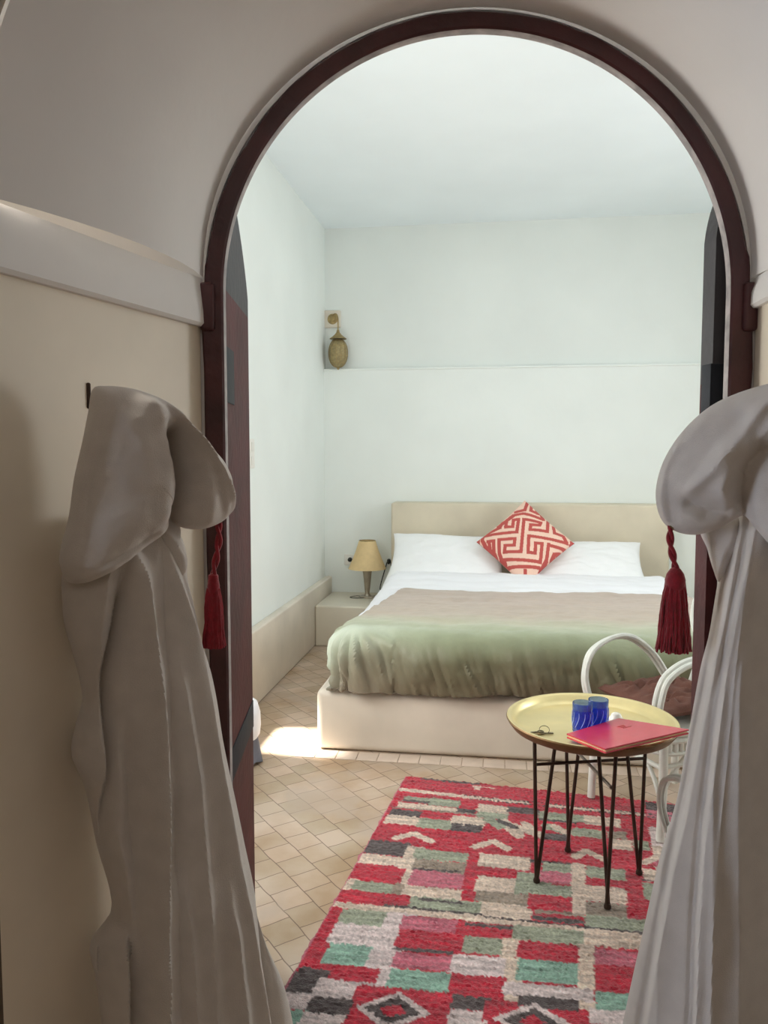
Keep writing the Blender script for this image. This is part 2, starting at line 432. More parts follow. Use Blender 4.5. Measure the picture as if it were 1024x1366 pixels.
def drape(u0,v0,zt,off):
    du=min(0,u0-UL)+max(0,u0-UR); dv=min(0,v0-VF)
    d=math.hypot(du,dv)
    cu=min(max(u0,UL),UR); cv=max(v0,VF)
    if d<1e-6: return Vector((cu,cv,zt+off)),Vector((0,0,1)),0
    ux,uy=du/d,dv/d; r=RB
    a=min(d/r,PI/2)
    out=r*math.sin(a); down=r*(1-math.cos(a))+max(0,d-r*PI/2)
    n=Vector((ux*math.sin(a),uy*math.sin(a),math.cos(a)))
    return Vector((cu+ux*out,cv+uy*out,zt-down))+n*off,n,d
BO=W(.19,4.9,0)
tb=thing('floor',W(0,0,0),RZ,'row of square pale tiles edging the floor along the bed platform','floor tiles',kind='structure')
for k in range(24):
    x=-.97+k*.1
    MB().box((x+.002,3.612,0),(x+.098,3.712,.003),.0015).build('border_tile','border',tb)
def rel(p): return (p[0]-.19,p[1]-4.9,p[2])
def smin(x,lo,k=.02): return x if x>lo+k else lo+k*math.exp((x-lo-k)/k)
rows=[]
nu,nv=150,130
for j in range(nv+1):
    v0=3.52+(5.86-3.52)*j/nv; row=[]
    for i in range(nu+1):
        u0=UL-.27+(UR-UL+.54)*i/nu
        p,n,d=drape(u0,v0,.575,0)
        bulge=.035*math.exp(-((v0-5.45)/.32)**2)+.012*math.exp(-((v0-4.98)/.06)**2)
        if v0>5.72: bulge-=.10*((v0-5.72)/.14)**2
        if d<.05: p.z+=bulge
        else: p.z+=bulge*math.exp(-((d-.05)/.08)**2)
        w=.010*fbm((u0*3.2,v0*9,2))+.004*fbm((u0*14,v0*20,5))
        w+=.006*math.sin(v0*40+2*fbm((u0*2.5,v0,9)))*smooth((v0-4.95)/.1)*(1-smooth((v0-5.6)/.1))*.6
        p+=n*w
        p.z=smin(p.z,.315)
        row.append(rel(p))
    rows.append(row)
o=MB().grid(rows).build('duvet','duvet',loc=BO,rz=RZ); 
sm=o.modifiers.new('s','SOLIDIFY'); sm.thickness=.012; sm.offset=-1
tag(o,'crisp white duvet folded back below the pillows on the bed','duvet')
# ombre throw
rows=[];cols=[]
nu,nv=260,170
def throw_left(v): return interp([(3.3,-1.02),(3.62,-1.00),(3.78,-.90),(3.95,-.765),(4.2,-.70),(4.6,-.655),(4.9,-.615)],v)
for j in range(nv+1):
    t=j/nv
    row=[]
    for i in range(nu+1):
        s=i/nu
        q=t*1.0
        vtop=4.90; vbot=3.80-.335-.02*math.sin(s*9)-.012*math.sin(s*23+1)
        v0=vbot+(vtop-vbot)*q
        ul=throw_left(v0); u0=ul+(1.32-ul)*s
        p,n,d=drape(u0,v0,.575,.020)
        hang=smooth((d-.06)/.16)
        top=1-smooth(d/.05)
        w=.010*fbm((u0*3,v0*6,12))
        w+=.004*fbm((u0*10,v0*9,2))
        sh=u0*1.0+ (v0-3.8)*.35
        wr=fbm((sh*16,v0*2.6,4))
        w+=hang*(.016*(abs(wr)*-1.6+.45)+.010*fbm((sh*7,v0*3.5,8)))
        w+=.014*hang*math.sin(sh*15+2.0*fbm((u0*3,1,3)))
        # corner folds at the left foot of the bed
        if u0<-.5 and d>.02:
            w+=.013*math.sin(math.atan2(u0-UL,v0-VF)*13)*smooth((d-.03)/.1)
        p+=n*(w+.004)
        p.z=smin(p.z,.312-.0*s,.012)
        row.append(rel(p)); cols.append((u0,v0,d))
    rows.append(row)
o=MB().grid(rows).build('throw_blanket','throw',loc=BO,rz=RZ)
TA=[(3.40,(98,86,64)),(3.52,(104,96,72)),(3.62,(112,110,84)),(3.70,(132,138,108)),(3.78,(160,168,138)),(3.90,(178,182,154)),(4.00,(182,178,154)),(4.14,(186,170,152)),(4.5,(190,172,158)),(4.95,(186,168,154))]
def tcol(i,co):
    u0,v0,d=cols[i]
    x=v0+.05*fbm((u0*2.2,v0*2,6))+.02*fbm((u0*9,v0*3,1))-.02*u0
    lf=smooth((-.15-u0)/.7)  # left side of the hang lightened in colour, as if lit from there
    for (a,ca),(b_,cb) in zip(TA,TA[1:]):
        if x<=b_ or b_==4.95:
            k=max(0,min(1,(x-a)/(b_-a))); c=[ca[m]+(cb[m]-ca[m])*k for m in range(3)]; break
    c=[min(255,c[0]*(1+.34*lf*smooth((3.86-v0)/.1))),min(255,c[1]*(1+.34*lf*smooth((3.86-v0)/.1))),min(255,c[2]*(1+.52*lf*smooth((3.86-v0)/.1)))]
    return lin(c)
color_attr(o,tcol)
sm=o.modifiers.new('s','SOLIDIFY'); sm.thickness=.007; sm.offset=1
tag(o,'satin throw fading from taupe to sage and olive green across the bed','throw')
# pillows
def pillow_mesh(w,h,t,n=54,pinch=.07,seed=0,wr=.012):
    rows=[];back=[]
    def pt(a,b,s):
        x=w/2*a*(1-pinch*(1-b*b)*abs(a)**3); y=h/2*b*(1-pinch*1.3*(1-a*a)*abs(b)**3)
        k=max(0,(1-a**2)*(1-b**2))
        z=s*t/2*k**.42
        z+=wr*k**.3*(fbm((a*2.2+seed,b*2.6,s))+.5*fbm((a*6,b*5+seed,3)))*(1 if k>0 else 0)
        return (x,y,z)
    f=[[pt(-1+2*i/n,-1+2*j/n,1) for i in range(n+1)] for j in range(n+1)]
    g=[[pt(-1+2*i/n,-1+2*j/n,-1) for i in range(n,-1,-1)] for j in range(n+1)]
    mb=MB().grid([f[j]+g[j][1:-1] for j in range(n+1)],close_u=True)
    return mb
def pillow(u,v,z,w,h,t,tilt,roll,yaw,label,seed):
    mb=pillow_mesh(w,h,t,seed=seed)
    o=mb.build('pillow','pillow'); o.location=W(u,v,z)
    o.matrix_world=Matrix.Translation(W(u,v,z))@Matrix.Rotation(RZ+yaw,4,'Z')@Matrix.Rotation(tilt,4,'X')@Matrix.Rotation(roll,4,'Z')
    return tag(o,label,'pillow',group='bed pillows')
pillow(-.40,5.95,.655,.88,.50,.20,math.radians(40),math.radians(-2),0,'plump white pillow at the left, nearest the lamp',1)
pillow(.60,5.955,.64,.88,.46,.18,math.radians(38),math.radians(1),0,'plump white pillow on the right side of the bed',5)
# diamond cushion with key pattern
def key_col():
    cx,cy=512,425
    def P(l): return [((x-cx)/478.0,(cy-y)/400.0) for x,y in l]
    lines=[[(330,265),(322,318),(390,318),(398,248),(448,245),(430,372),(105,385),(92,420),(165,540),(260,690)],
     [(735,250),(725,355),(560,345),(565,298),(650,300),(664,272),(500,245),(470,545),(312,545),(318,490),(405,490),(412,432),(258,435),(262,545),(320,690)],
     [(880,380),(912,440),(545,405),(538,550),(605,555),(610,468),(672,470),(655,625),(310,605),(335,680),(420,800)],
     [(250,305),(345,240),(400,200),(500,185),(690,235),(672,190)],
     [(548,25),(510,145),(420,165)],[(580,70),(570,150),(640,175),(628,140)],
     [(290,262),(265,320),(110,372)],[(788,300),(795,362),(865,375)],[(960,425),(985,445),(950,455)],
     [(735,470),(715,600),(640,720)],[(735,478),(895,495)],[(860,530),(790,545),(760,600)],
     [(52,385),(55,440)],[(150,440),(205,440),(210,540),(270,650)],[(160,445),(180,540)],[(360,668),(640,668)],[(400,760),(640,740)],[(512,700),(512,800)]]
    return [P(l) for l in lines]
KL=key_col()
def segd(p,a,b):
    ax,ay=a;bx,by=b;dx,dy=bx-ax,by-ay;l=dx*dx+dy*dy
    t=max(0,min(1,((p[0]-ax)*dx+(p[1]-ay)*dy)/l)) if l>0 else 0
    return max(abs(p[0]-ax-dx*t),abs(p[1]-ay-dy*t))
CN=150
mb=pillow_mesh(.50,.50,.17,n=CN,pinch=.05,seed=9,wr=.004)
o=mb.build('throw_cushion','cushion')
def ccol(i,co):
    a,b_=co.x/.25,co.y/.25
    X=(a-b_)/2; Y=(a+b_)/2
    if co.z<-.004: return lin((216,170,150))
    d=min(segd((X,Y),p,q) for l in KL for p,q in zip(l,l[1:]))
    return lin((196,88,82)) if d<.034 else lin((248,212,192))
color_attr(o,ccol)
o.matrix_world=Matrix.Translation(W(.175,5.86,.80))@Matrix.Rotation(RZ,4,'Z')@Matrix.Rotation(math.radians(58),4,'X')@Matrix.Rotation(math.radians(45),4,'Z')
tag(o,'red and cream key-pattern cushion standing on its corner','cushion')
# ================================================================ LAMP, SCONCE, SMALL FITTINGS
L=thing('table_lamp',W(-1.045,6.17,.311),RZ,'small bedside lamp with beige cone shade and metal stem on the bench','lamp')
b=MB(); b.box((-.055,-.05,0),(.055,.05,.012),.005); b.build('base','chrome',L)
b=MB(); b.lathe([(.030,.010),(.024,.020),(.018,.032),(.020,.05),(.026,.11),(.034,.19),(.040,.225),(.034,.235),(.014,.24),(.012,.27)],20); b.build('stem','chrome',L)
b=MB()
prof=[(.148,.232),(.150,.230),(.146,.238),(.115,.31),(.090,.375),(.070,.44),(.066,.452),(.062,.452),(.066,.44),(.086,.375),(.110,.31),(.140,.238)]
b.lathe(prof,40,cap0=False,cap1=False); b.grid([]) if False else None
b.build('lamp_shade','shade',L)
b=MB(); b.tube(arc((0,0,.452),.064,0,2*PI,32,(1,0,0),(0,1,0)),.003,6); b.tube([(-.064,0,.45),(.064,0,.45)],.002,6); b.tube([(0,0,.265),(0,0,.45)],.003,6); b.build('shade_ring','oldbrass',L)
b=MB(); b.tube(spline([(-.02,-.05,.004),(-.09,-.07,.004),(-.13,-.05,.006),(-.08,-.02,.012),(-.03,-.02,.006)]),.003,6); b.build('power_cord','black',L)

S=thing('wall_sconce',W(-1.375,6.46,2.20),RZ,'brass wall lantern hanging from a square plate near the left corner','sconce')
MB().box((-.066,-.03,.275),(.066,.0,.412),.006).build('back_plate','mason',S)
b=MB(); b.add([],[])
vs=[];
def ydisc(mb,c,prof,n=24):   # lathe about the y axis
    m2=MB().lathe(prof,n); mb.add([(c[0]+x,c[1]-z,c[2]+y) for x,y,z in m2.v],m2.f); return mb
ydisc(b,(.003,-.018,.342),[(.052,0),(.052,.006),(.040,.014),(.026,.016),(.020,.024),(.008,.028)])
b.build('rosette','oldbrass',S)
b=MB(); b.tube(spline([(.003,-.04,.342),(.02,-.07,.37),(.045,-.09,.37),(.058,-.09,.34),(.06,-.09,.27),(.06,-.09,.23)]),.006,8); b.build('arm','oldbrass',S)
b=MB(); b.lathe([(.010,.245),(.014,.225),(.030,.205),(.048,.190),(.068,.176),(.070,.172),(.058,.172),(.02,.178)],12,c=(.06,-.09,0)); b.build('cap','oldbrass',S)
b=MB(); pr=[]
for i in range(20):
    t=i/19; a=PI*(.10+.90*t)
    pr.append((.078*math.sin(a)**.85 if i<19 else .004,.06-.115*(-math.cos(a))))
b.lathe(pr,24,c=(.06,-.09,0)); b.build('lantern_body','lantern',S)
b=MB()
for k in range(12):
    a=2*PI*k/12
    b.tube([(.06+math.cos(a)*(r+.001),-.09+math.sin(a)*(r+.001),z) for r,z in pr],.0025,5)
for kk in (5,10,14):
    b.tube(arc((.06,-.09,pr[kk][1]),pr[kk][0]+.001,0,2*PI,24,(1,0,0),(0,1,0)),.0025,5)
b.lathe([(.0,-.075),(.010,-.068),(.012,-.058),(.004,-.052)],12,c=(.06,-.09,0))
b.build('lantern_ribs','oldbrass',S)

o=thing('power_outlet',W(-1.235,6.399,.58),RZ,'small white wall socket beside the bedside lamp','socket')
MB().box((-.04,-.012,-.045),(.04,0,.045),.005).build('cover_plate','plastic',o)
b=MB(); ydisc(b,(.01,-.012,.0),[(.019,0),(.017,.02),(.008,.026)]); b.build('plug','black',o)
o=MB().tube(spline([(0,0,.0),(-.01,-.01,.045),(.02,-.004,.16),(.045,-.004,.245),(.06,-.004,.27),(.075,-.004,.262),(.085,-.004,.16),(.088,-.004,.01)]),.004,8)
o.lathe([(.003,.235),(.013,.245),(.015,.262),(.010,.275),(.003,.28)],10,c=(.06,-.008,0))
o=o.build('reading_light_cord','black',loc=W(-.965,6.395,.313),rz=RZ); tag(o,'thin black cord with a small switch against the wall beside the left pillow','cord')
o=thing('light_switch',W(-1.439,4.45,1.45),RZ,'white light switch plates on the left wall past the open door leaf','switch')
MB().box((0,-.045,-.085),(.012,.045,.085),.004).build('cover_plate','plastic',o)
for z in (-.04,.04): MB().box((.012,-.022,z-.026),(.018,.022,z+.026),.003).build('rocker','plastic',o)

# ================================================================ POUF BEHIND THE LEFT LEAF
P=thing('floor_pouf',W(-1.235,3.50,0),RZ,'white and grey cloth pouf on the floor just past the left door leaf','pouf')
rows=[]
for j in range(21):
    t=j/20; z=.02+.12*t; row=[]
    for i in range(49):
        a=2*PI*i/48; r=.112+.018*(1-t)+.008*math.sin(a*9)*(1-t)+.004*math.sin(a*5+1)
        row.append((r*math.cos(a),r*math.sin(a),z-.018*(1-t)*(1+math.sin(a*4))*.5))
    rows.append(row)
b=MB().grid(rows); b.build('skirt','greycloth',P)
pr=[(.118,.125),(.128,.14),(.132,.18),(.130,.24),(.118,.285),(.09,.305),(.05,.312),(.003,.314)]
b=MB(); b.lathe(pr,40); 
b.build('body','duvet',P)

# ================================================================ RUG
ra=math.radians(-6.0)
def rugpt(p,q):     # rug coordinates -> bedroom axes
    qq=q-p*.085*min(1.3,max(0,q))
    return (-.413+p*math.cos(ra)-qq*math.sin(-ra)*1.0, 3.44+p*math.sin(ra)-qq*math.cos(ra))
RC={'R':(190,26,54),'C':(222,200,182),'W':(222,204,202),'G':(158,164,142),'T':(142,180,162),'D':(82,70,70),'P':(198,104,122),'K':(152,136,120)}
RUG=[('D',0.078,0.005,0.339,0.023),
('C',0.319,0.033,0.344,0.08),
('Cl',0.03,-0.009,0.149,0.336,0.159),
('G',0.045,0.209,0.165,0.262),
('C',0.038,0.272,0.172,0.32),
('Dl',0.02,0.058,0.252,0.163,0.253),
('G',0.158,0.203,0.286,0.272),
('C',0.164,0.278,0.29,0.327),
('D',0.28,0.274,0.356,0.322),
('Kl',0.012,0.024,0.325,0.377,0.318),
('D',0.026,0.34,0.15,0.401),
('C',0.02,0.392,0.16,0.468),
('G',0.15,0.395,0.288,0.478),
('C',0.272,0.343,0.388,0.419),
('D',0.282,0.409,0.395,0.478),
('Cl',0.035,0.098,0.58,0.154,0.531,0.229,0.578),
('D',-0.039,0.612,0.167,0.713),
('C',-0.032,0.717,0.196,0.785),
('C',0.153,0.631,0.223,0.905),
('G',0.188,0.643,0.38,0.718),
('K',0.199,0.72,0.383,0.794),
('Dl',0.012,0.211,0.788,0.366,0.781),
('R',-0.02,0.795,0.183,0.901),
('P',0.206,0.794,0.388,0.897),
('C',-0.02,0.889,0.049,0.965),
('G',0.033,0.9,0.186,0.966),
('K',0.168,0.895,0.215,0.966),
('C',0.203,0.899,0.393,0.976),
('R',-0.022,0.962,0.253,1.046),
('Cl',0.03,0.294,0.159,0.549,0.157),
('Cl',0.03,0.648,0.163,1.0,0.155),
('C',0.311,0.036,0.406,0.046),
('C',0.357,0.215,0.487,0.283),
('G',0.362,0.284,0.488,0.34),
('D',0.478,0.209,0.604,0.267),
('G',0.603,0.224,0.779,0.292),
('D',0.606,0.291,0.756,0.311),
('C',0.779,0.219,0.918,0.305),
('C',0.321,0.345,0.406,0.428),
('D',0.33,0.409,0.4,0.474),
('Cl',0.05,0.475,0.357,0.54,0.461),
('Cl',0.05,0.518,0.387,0.622,0.442),
('Cl',0.035,0.554,0.351,0.59,0.406),
('Gl',0.05,0.419,0.355,0.464,0.4),
('Dl',0.03,0.459,0.355,0.518,0.396),
('Gl',0.05,0.641,0.357,0.719,0.394),
('Cl',0.035,0.667,0.351,0.715,0.397),
('D',0.621,0.416,0.728,0.473),
('G',0.737,0.347,0.847,0.421),
('K',0.863,0.34,0.936,0.408),
('C',0.876,0.411,0.953,0.498),
('G',0.957,0.405,1.012,0.484),
('Cl',0.035,0.394,0.586,0.455,0.532,0.509,0.577),
('Cl',0.035,0.752,0.587,0.788,0.534,0.844,0.586),
('Cl',0.035,0.984,0.583,1.043,0.522),
('C',0.418,0.631,0.598,0.727),
('C',0.429,0.792,0.57,0.9),
('G',0.559,0.742,0.678,0.882),
('D',0.597,0.644,0.739,0.663),
('G',0.64,0.654,0.737,0.717),
('P',0.633,0.714,0.748,0.796),
('G',0.595,0.808,0.75,0.906),
('C',0.739,0.637,0.787,0.899),
('G',0.788,0.651,0.919,0.734),
('R',0.788,0.732,0.917,0.798),
('C',0.788,0.797,0.917,0.872),
('C',0.977,0.628,1.036,0.719),
('D',0.973,0.71,1.035,0.717),
('G',0.971,0.732,1.026,0.849),
('R',0.925,0.61,0.967,0.862),
('K',0.438,0.891,0.605,0.96),
('G',0.556,0.834,0.743,0.888),
('G',0.412,0.966,0.469,1.042),
('C',0.463,0.959,0.623,1.044),
('R',0.607,0.879,0.748,0.975),
('C',0.745,0.795,0.788,0.981),
('C',0.788,0.786,0.915,0.891),
('K',0.785,0.893,0.913,0.976),
('K',0.629,0.972,0.783,0.992),
('D',0.628,1.013,0.783,1.036),
('R',0.918,0.758,0.967,0.983),
('G',0.786,0.976,1.01,1.053),
('G',0.238,0.962,0.467,1.042),
('Dl',0.014,0.267,0.977,0.41,0.98),
('Dl',0.014,0.167,1.032,0.469,1.037),
('Dl',0.014,0.423,1.046,0.95,1.053),
('Cl',0.035,-0.02,1.054,0.471,1.057),
('Cl',0.03,0.425,1.061,0.949,1.073),
('R',-0.013,1.068,0.078,1.366),
('G',0.045,1.069,0.2,1.152),
('W',0.047,1.148,0.219,1.254),
('T',0.061,1.252,0.23,1.35),
('W',0.186,1.066,0.277,1.423),
('P',0.238,1.078,0.408,1.151),
('R',0.243,1.149,0.414,1.244),
('P',0.256,1.268,0.423,1.337),
('Dl',0.018,0.253,1.253,0.41,1.247),
('T',0.264,1.342,0.429,1.423),
('R',0.065,1.349,0.235,1.414),
('R',0.175,1.427,0.441,1.567),
('D',0.009,1.374,0.102,1.483),
('W',0.079,1.412,0.191,1.494),
('W',0.013,1.479,0.105,1.542),
('D',0.085,1.485,0.198,1.556),
('T',0.026,1.544,0.104,1.609),
('W',0.084,1.549,0.196,1.603),
('dia',0.306,1.511,0.1,0.075),
('D',0.429,1.084,0.576,1.102),
('R',0.433,1.116,0.579,1.141),
('G',0.439,1.157,0.558,1.24),
('G',0.573,1.073,0.783,1.156),
('C',0.783,1.057,1.002,1.147),
('C',0.551,1.151,0.618,1.434),
('C',0.766,1.142,0.812,1.445),
('R',0.595,1.153,0.767,1.244),
('T',0.602,1.245,0.768,1.343),
('W',0.418,1.251,0.57,1.339),
('R',0.431,1.339,0.58,1.439),
('W',0.573,1.354,0.811,1.407),
('P',0.813,1.162,0.995,1.238),
('R',0.812,1.248,0.986,1.347),
('T',0.814,1.36,0.979,1.438),
('D',0.446,1.428,0.547,1.481),
('W',0.449,1.484,0.546,1.552),
('R',0.533,1.438,0.795,1.516),
('D',0.615,1.403,0.772,1.448),
('W',0.796,1.429,0.975,1.489),
('dia',0.659,1.503,0.1,0.075)]
dots=[]
for i in range(62):
    x=.29+i*.0185
    RUG.append(('Dd',x,.138,x+.011,.150)); RUG.append(('Dd',x+.0095,.166,x+.0195,.178))
rr_=random.Random(11)
for r0 in range(20):       # the part under the chairs and right robe
    q0=.02+r0*.083; x=1.02
    while x<1.32:
        w_=rr_.uniform(.08,.2); RUG.insert(0,(rr_.choice('RRRCCGGTDPW'),x,q0,x+w_,q0+.083)); x+=w_
def rugc(p,q):
    c='R'
    for r in RUG:
        k=r[0]
        if k=='dia':
            d=abs(p-r[1])/r[3]+abs(q-r[2])/r[4]
            if d<1: c='W' if d>.72 else ('D' if d>.36 else 'R')
        elif k[-1]=='l':
            for m in range((len(r)-4)//2):
                ax,ay,bx,by=r[2+2*m:6+2*m]
                dx,dy=bx-ax,by-ay; l=dx*dx+dy*dy
                t=max(0,min(1,((p-ax)*dx+(q-ay)*dy)/l)) if l else 0
                if math.hypot(p-ax-dx*t,q-ay-dy*t)<r[1]*.5: c=k[0]
        elif r[1]<=p<=r[3] and r[2]<=q<=r[4]: c=k[0]
    return c
nP,nQ=250,300; PW,QL=1.30,1.655
rows=[];rc=[]
RO=(0.25,2.6)
for j in range(nQ+1):
    row=[]
    for i in range(nP+1):
        p=PW*i/nP; q=QL*j/nQ
        edge=min(i,nP-i,j,nQ-j)
        e=.004*fbm((p*60,q*60,2)) if edge==0 else 0
        wav=.012*fbm((q*3,1.5,0)) if i<3 else 0
        u,v=rugpt(p+e+ (.010*fbm((q*22,.5,0)) if i==0 else 0),q+e)
        z=.012+.0045*fbm((p*70,q*90,1))+.003*fbm((p*190,q*230,4))
        if edge==0: z=.001
        row.append((u-RO[0],v-RO[1],max(.0008,z)))
        rc.append((p,q,edge))
    rows.append(row)
o=MB().grid(rows).build('wool_rug','rug',loc=W(*RO,0.001),rz=RZ)
def rugcol(i,co):
    p,q,e=rc[i]
    pj=p+.006*fbm((p*55,q*70,7)); qj=q+.005*fbm((p*60,q*40,9))
    k=rugc(pj,qj)
    if e<=1 and p<.02: k='P'
    c=RC[k]
    s=.98+.20*fbm((p*8,q*60,3))+.22*fbm((p*110,q*140,5))
    if k=='R': s+=.10*fbm((p*2.5,q*45,8))
    return lin([max(0,min(255,x*s)) for x in c])
color_attr(o,rugcol)
tag(o,'red, cream, sage and black patchwork wool rug on the tile floor','rug')

# ================================================================ TRAY TABLE
T=thing('tray_table',W(.305,2.668,.017),RZ,'round brass tray table on thin dark iron legs, standing on the rug','table')
zt=.525
b=MB(); pr=[(.0005,zt),(.225,zt),(.240,zt+.002),(.252,zt+.012),(.262,zt+.026),(.270,zt+.030),(.278,zt+.029)]
b.lathe(pr,96,cap0=False,cap1=False); tr=b.build('tray','brass',T)
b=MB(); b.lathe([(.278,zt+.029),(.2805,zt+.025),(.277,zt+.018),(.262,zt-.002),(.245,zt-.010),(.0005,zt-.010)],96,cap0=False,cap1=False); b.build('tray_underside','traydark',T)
for a in (197,-77,16,107):
    a=math.radians(a); c,s=math.cos(a),math.sin(a)
    b=MB(); f=Vector((.182*c,.182*s,.006))
    tn=Vector((-s,c,0))
    b.tube([f-tn*.003,Vector((.200*c,.200*s,zt-.010))+tn*.010],.0062,8)
    b.tube([f+tn*.003,Vector((.112*c,.112*s,zt-.010))-tn*.016],.0062,8)
    b.build('leg','iron',T)
    b=MB(); b.lathe([(.004,0),(.011,.0),(.012,.008),(.008,.016),(.003,.018)],12,c=(f.x,f.y,-.0)); b.build('foot','iron',T)
for a0,a1,m in ((197,16,'iron'),(107,-77,'litbar')):
    a0,a1=math.radians(a0),math.radians(a1)
    zz=.405 if m=='iron' else .397
    b=MB(); b.tube([(.193*math.cos(a0),.193*math.sin(a0),zz),(.193*math.cos(a1),.193*math.sin(a1),zz)],.0055,8); o=b.build('crossbar',m,T)
b=MB(); b.tube(arc((0,0,zt-.016),.205,0,2*PI,48,(1,0,0),(0,1,0)),.005,6); b.build('support_ring','iron',T)
TZ=.017+zt
# two blue tumblers
def tumbler():
    g=thing('drinking_glass',(0,0,0),0,'','glass','blue tumblers on the brass tray')
    h=.098; n=48
    vs=[];rows=[]
    prof=[(.002,.0),(.029,.0),(.0315,.004)]+[(.0315+.0010*(i/20),.004+.072*i/20) for i in range(1,21)]+[(.0300,.076)]+[(.0290-.0005*(i/10),.072-.06*i/10) for i in range(11)]+[(.002,.011)]
    for (r,z) in prof:
        row=[]
        for j in range(n):
            a=2*PI*j/n; q=r
            if r>.031 and .012<z<.072: q+=.0007*math.sin(12*a+ z*160)
            row.append((q*math.cos(a),q*math.sin(a),z))
        rows.append(row)
    MB().grid(rows,close_u=True).build('tumbler_body','glass',g)
    b=MB(); b.lathe([(.0301,.0762),(.0325,.0762),(.0328,h-.002),(.0320,h),(.0312,h-.002),(.0301,.0762)],48,cap0=False,cap1=False); o=b.build('rim','rimglass',g); o['label']='pale clear rim'
    b=MB()
    for k in range(11):
        a=2*PI*k/11
        b.tube([(.0336*math.cos(a+.42*math.sin(t*1.9)),.0336*math.sin(a+.42*math.sin(t*1.9)),.020+.050*t) for t in [i/8 for i in range(9)]],lambda t:.0013*math.sin(PI*(.1+.8*t)),5)
    b.build('swirl_pattern','swirl',g)
    return g
def copy_tree(o):
    c=o.copy(); COL.objects.link(c)
    for ch in list(o.children):
        d=ch.copy(); COL.objects.link(d); d.parent=c
        for g in list(ch.children):
            e=g.copy(); COL.objects.link(e); e.parent=d
    return c
g1=tumbler(); g1.location=W(.270,2.607,TZ+.001); g1.rotation_euler.z=.3
g1['label']='blue tumbler at the left of the pair, nearer the keys on the tray'
g2=copy_tree(g1); g2.location=W(.325,2.650,TZ+.001); g2.rotation_euler.z=1.1
g2['label']='paler-topped blue tumbler at the right of the pair, behind the red folder'
b=MB(); b.lathe([(.002,0),(.020,0),(.024,.006),(.024,.016),(.019,.022),(.016,.030),(.010,.034),(.001,.035)],24)
o=b.build('ceramic_pot','porcelain',loc=W(.392,2.715,TZ)); tag(o,'tiny rounded white pot on the tray behind the blue tumblers','pot')
# red folder resting on the tray and its rim
c0=[(.213,2.516),(.392,2.656),(.574,2.480),(.304,2.300)]   # left, back, right, front
ctr=Vector((sum(p[0] for p in c0)/4,sum(p[1] for p in c0)/4))
fz=[.008,.020,.053,.045]
def slab(q,z0,z1,inset=0):
    b=MB(); vs=[]
    n=8
    def pt(s,t,z):
        a=Vector(q[0]).lerp(Vector(q[1]),s); d=Vector(q[3]).lerp(Vector(q[2]),s); p=a.lerp(d,t)
        zz=(fz[0]*(1-s)+fz[1]*s)*(1-t)+(fz[3]*(1-s)+fz[2]*s)*t
        return (p.x-ctr.x,p.y-ctr.y,zz+z)
    i0=inset; i1=1-inset
    top=[[pt(i0+(i1-i0)*i/n,i0+(i1-i0)*j/n,z1) for i in range(n+1)] for j in range(n+1)]
    bot=[[pt(i0+(i1-i0)*i/n,i0+(i1-i0)*j/n,z0) for i in range(n+1)] for j in range(n+1)]
    b.grid(top); b.grid(bot)
    ring=lambda g:[g[0][i] for i in range(n)]+[g[j][n] for j in range(n)]+[g[n][n-i] for i in range(n)]+[g[n-j][0] for j in range(n)]
    b.grid([ring(top),ring(bot)],close_u=True)
    return b
FD=thing('leather_folder',W(ctr.x,ctr.y,TZ+.001),RZ,'crimson leather folder lying on the brass tray beside the blue tumblers','folder')
slab(c0,.0105,.0150).build('front_cover','leather',FD,smooth_=False)
slab(c0,.0,.0045,.002).build('back_cover','leather',FD,smooth_=False)
slab(c0,.0045,.0105,.012).build('pages','paper',FD,smooth_=False)
def onf(s,t):
    a=Vector(c0[0]).lerp(Vector(c0[1]),s); d=Vector(c0[3]).lerp(Vector(c0[2]),s); p=a.lerp(d,t)
    zz=(fz[0]*(1-s)+fz[1]*s)*(1-t)+(fz[3]*(1-s)+fz[2]*s)*t
    return Vector((p.x-ctr.x,p.y-ctr.y,zz+.0156))
b=MB()
for k in range(7):
    s0=.66+.026*(k%4); t0=.28+.05*(k//4)
    b.tube([onf(s0,t0),onf(s0+.014,t0+.02),onf(s0+.006,t0+.034),onf(s0-.006,t0+.018)],.0011,5)
b.tube([onf(.64,.40),onf(.70,.405),onf(.77,.40)],.001,5)
o=b.build('embossed_crest','emboss',FD); o['label']='small pale embossed crest'
# key bunch
K=thing('key_bunch',W(.135,2.572,TZ+.0015),RZ,'small bunch of keys with a metal tag lying on the tray left of the tumblers','keys')
b=MB(); b.tube([Vector((.012,.006,.010))+Vector((.016*math.cos(a),.012*math.sin(a),.009*math.sin(a))) for a in [2*PI*i/24 for i in range(24)]],.0011,6,closed=True); b.build('key_ring','steel',K)
def key(pos,rz,l):
    b=MB(); b.tube([(.009*math.cos(a),.009*math.sin(a),.0015) for a in [2*PI*i/20 for i in range(20)]],.0022,6,closed=True)
    b.box((.009,-.0022,0),(.009+l,.0022,.0028)); 
    for k in range(3): b.box((.009+l-.004-k*.005,.0022,0),(.009+l-.0015-k*.005,.0022+.003+.001*(k%2),.0028))
    o=b.build('key','steel',K); o.location=pos; o.rotation_euler.z=rz
key((.002,-.002,.0),math.radians(5),.03); key((.0,.002,.003),math.radians(200),.026)
b=MB(); b.box((-.034,-.012,.0),(-.006,.010,.0035),.001); o=b.build('tag','oldbrass',K); o.rotation_euler.z=.5

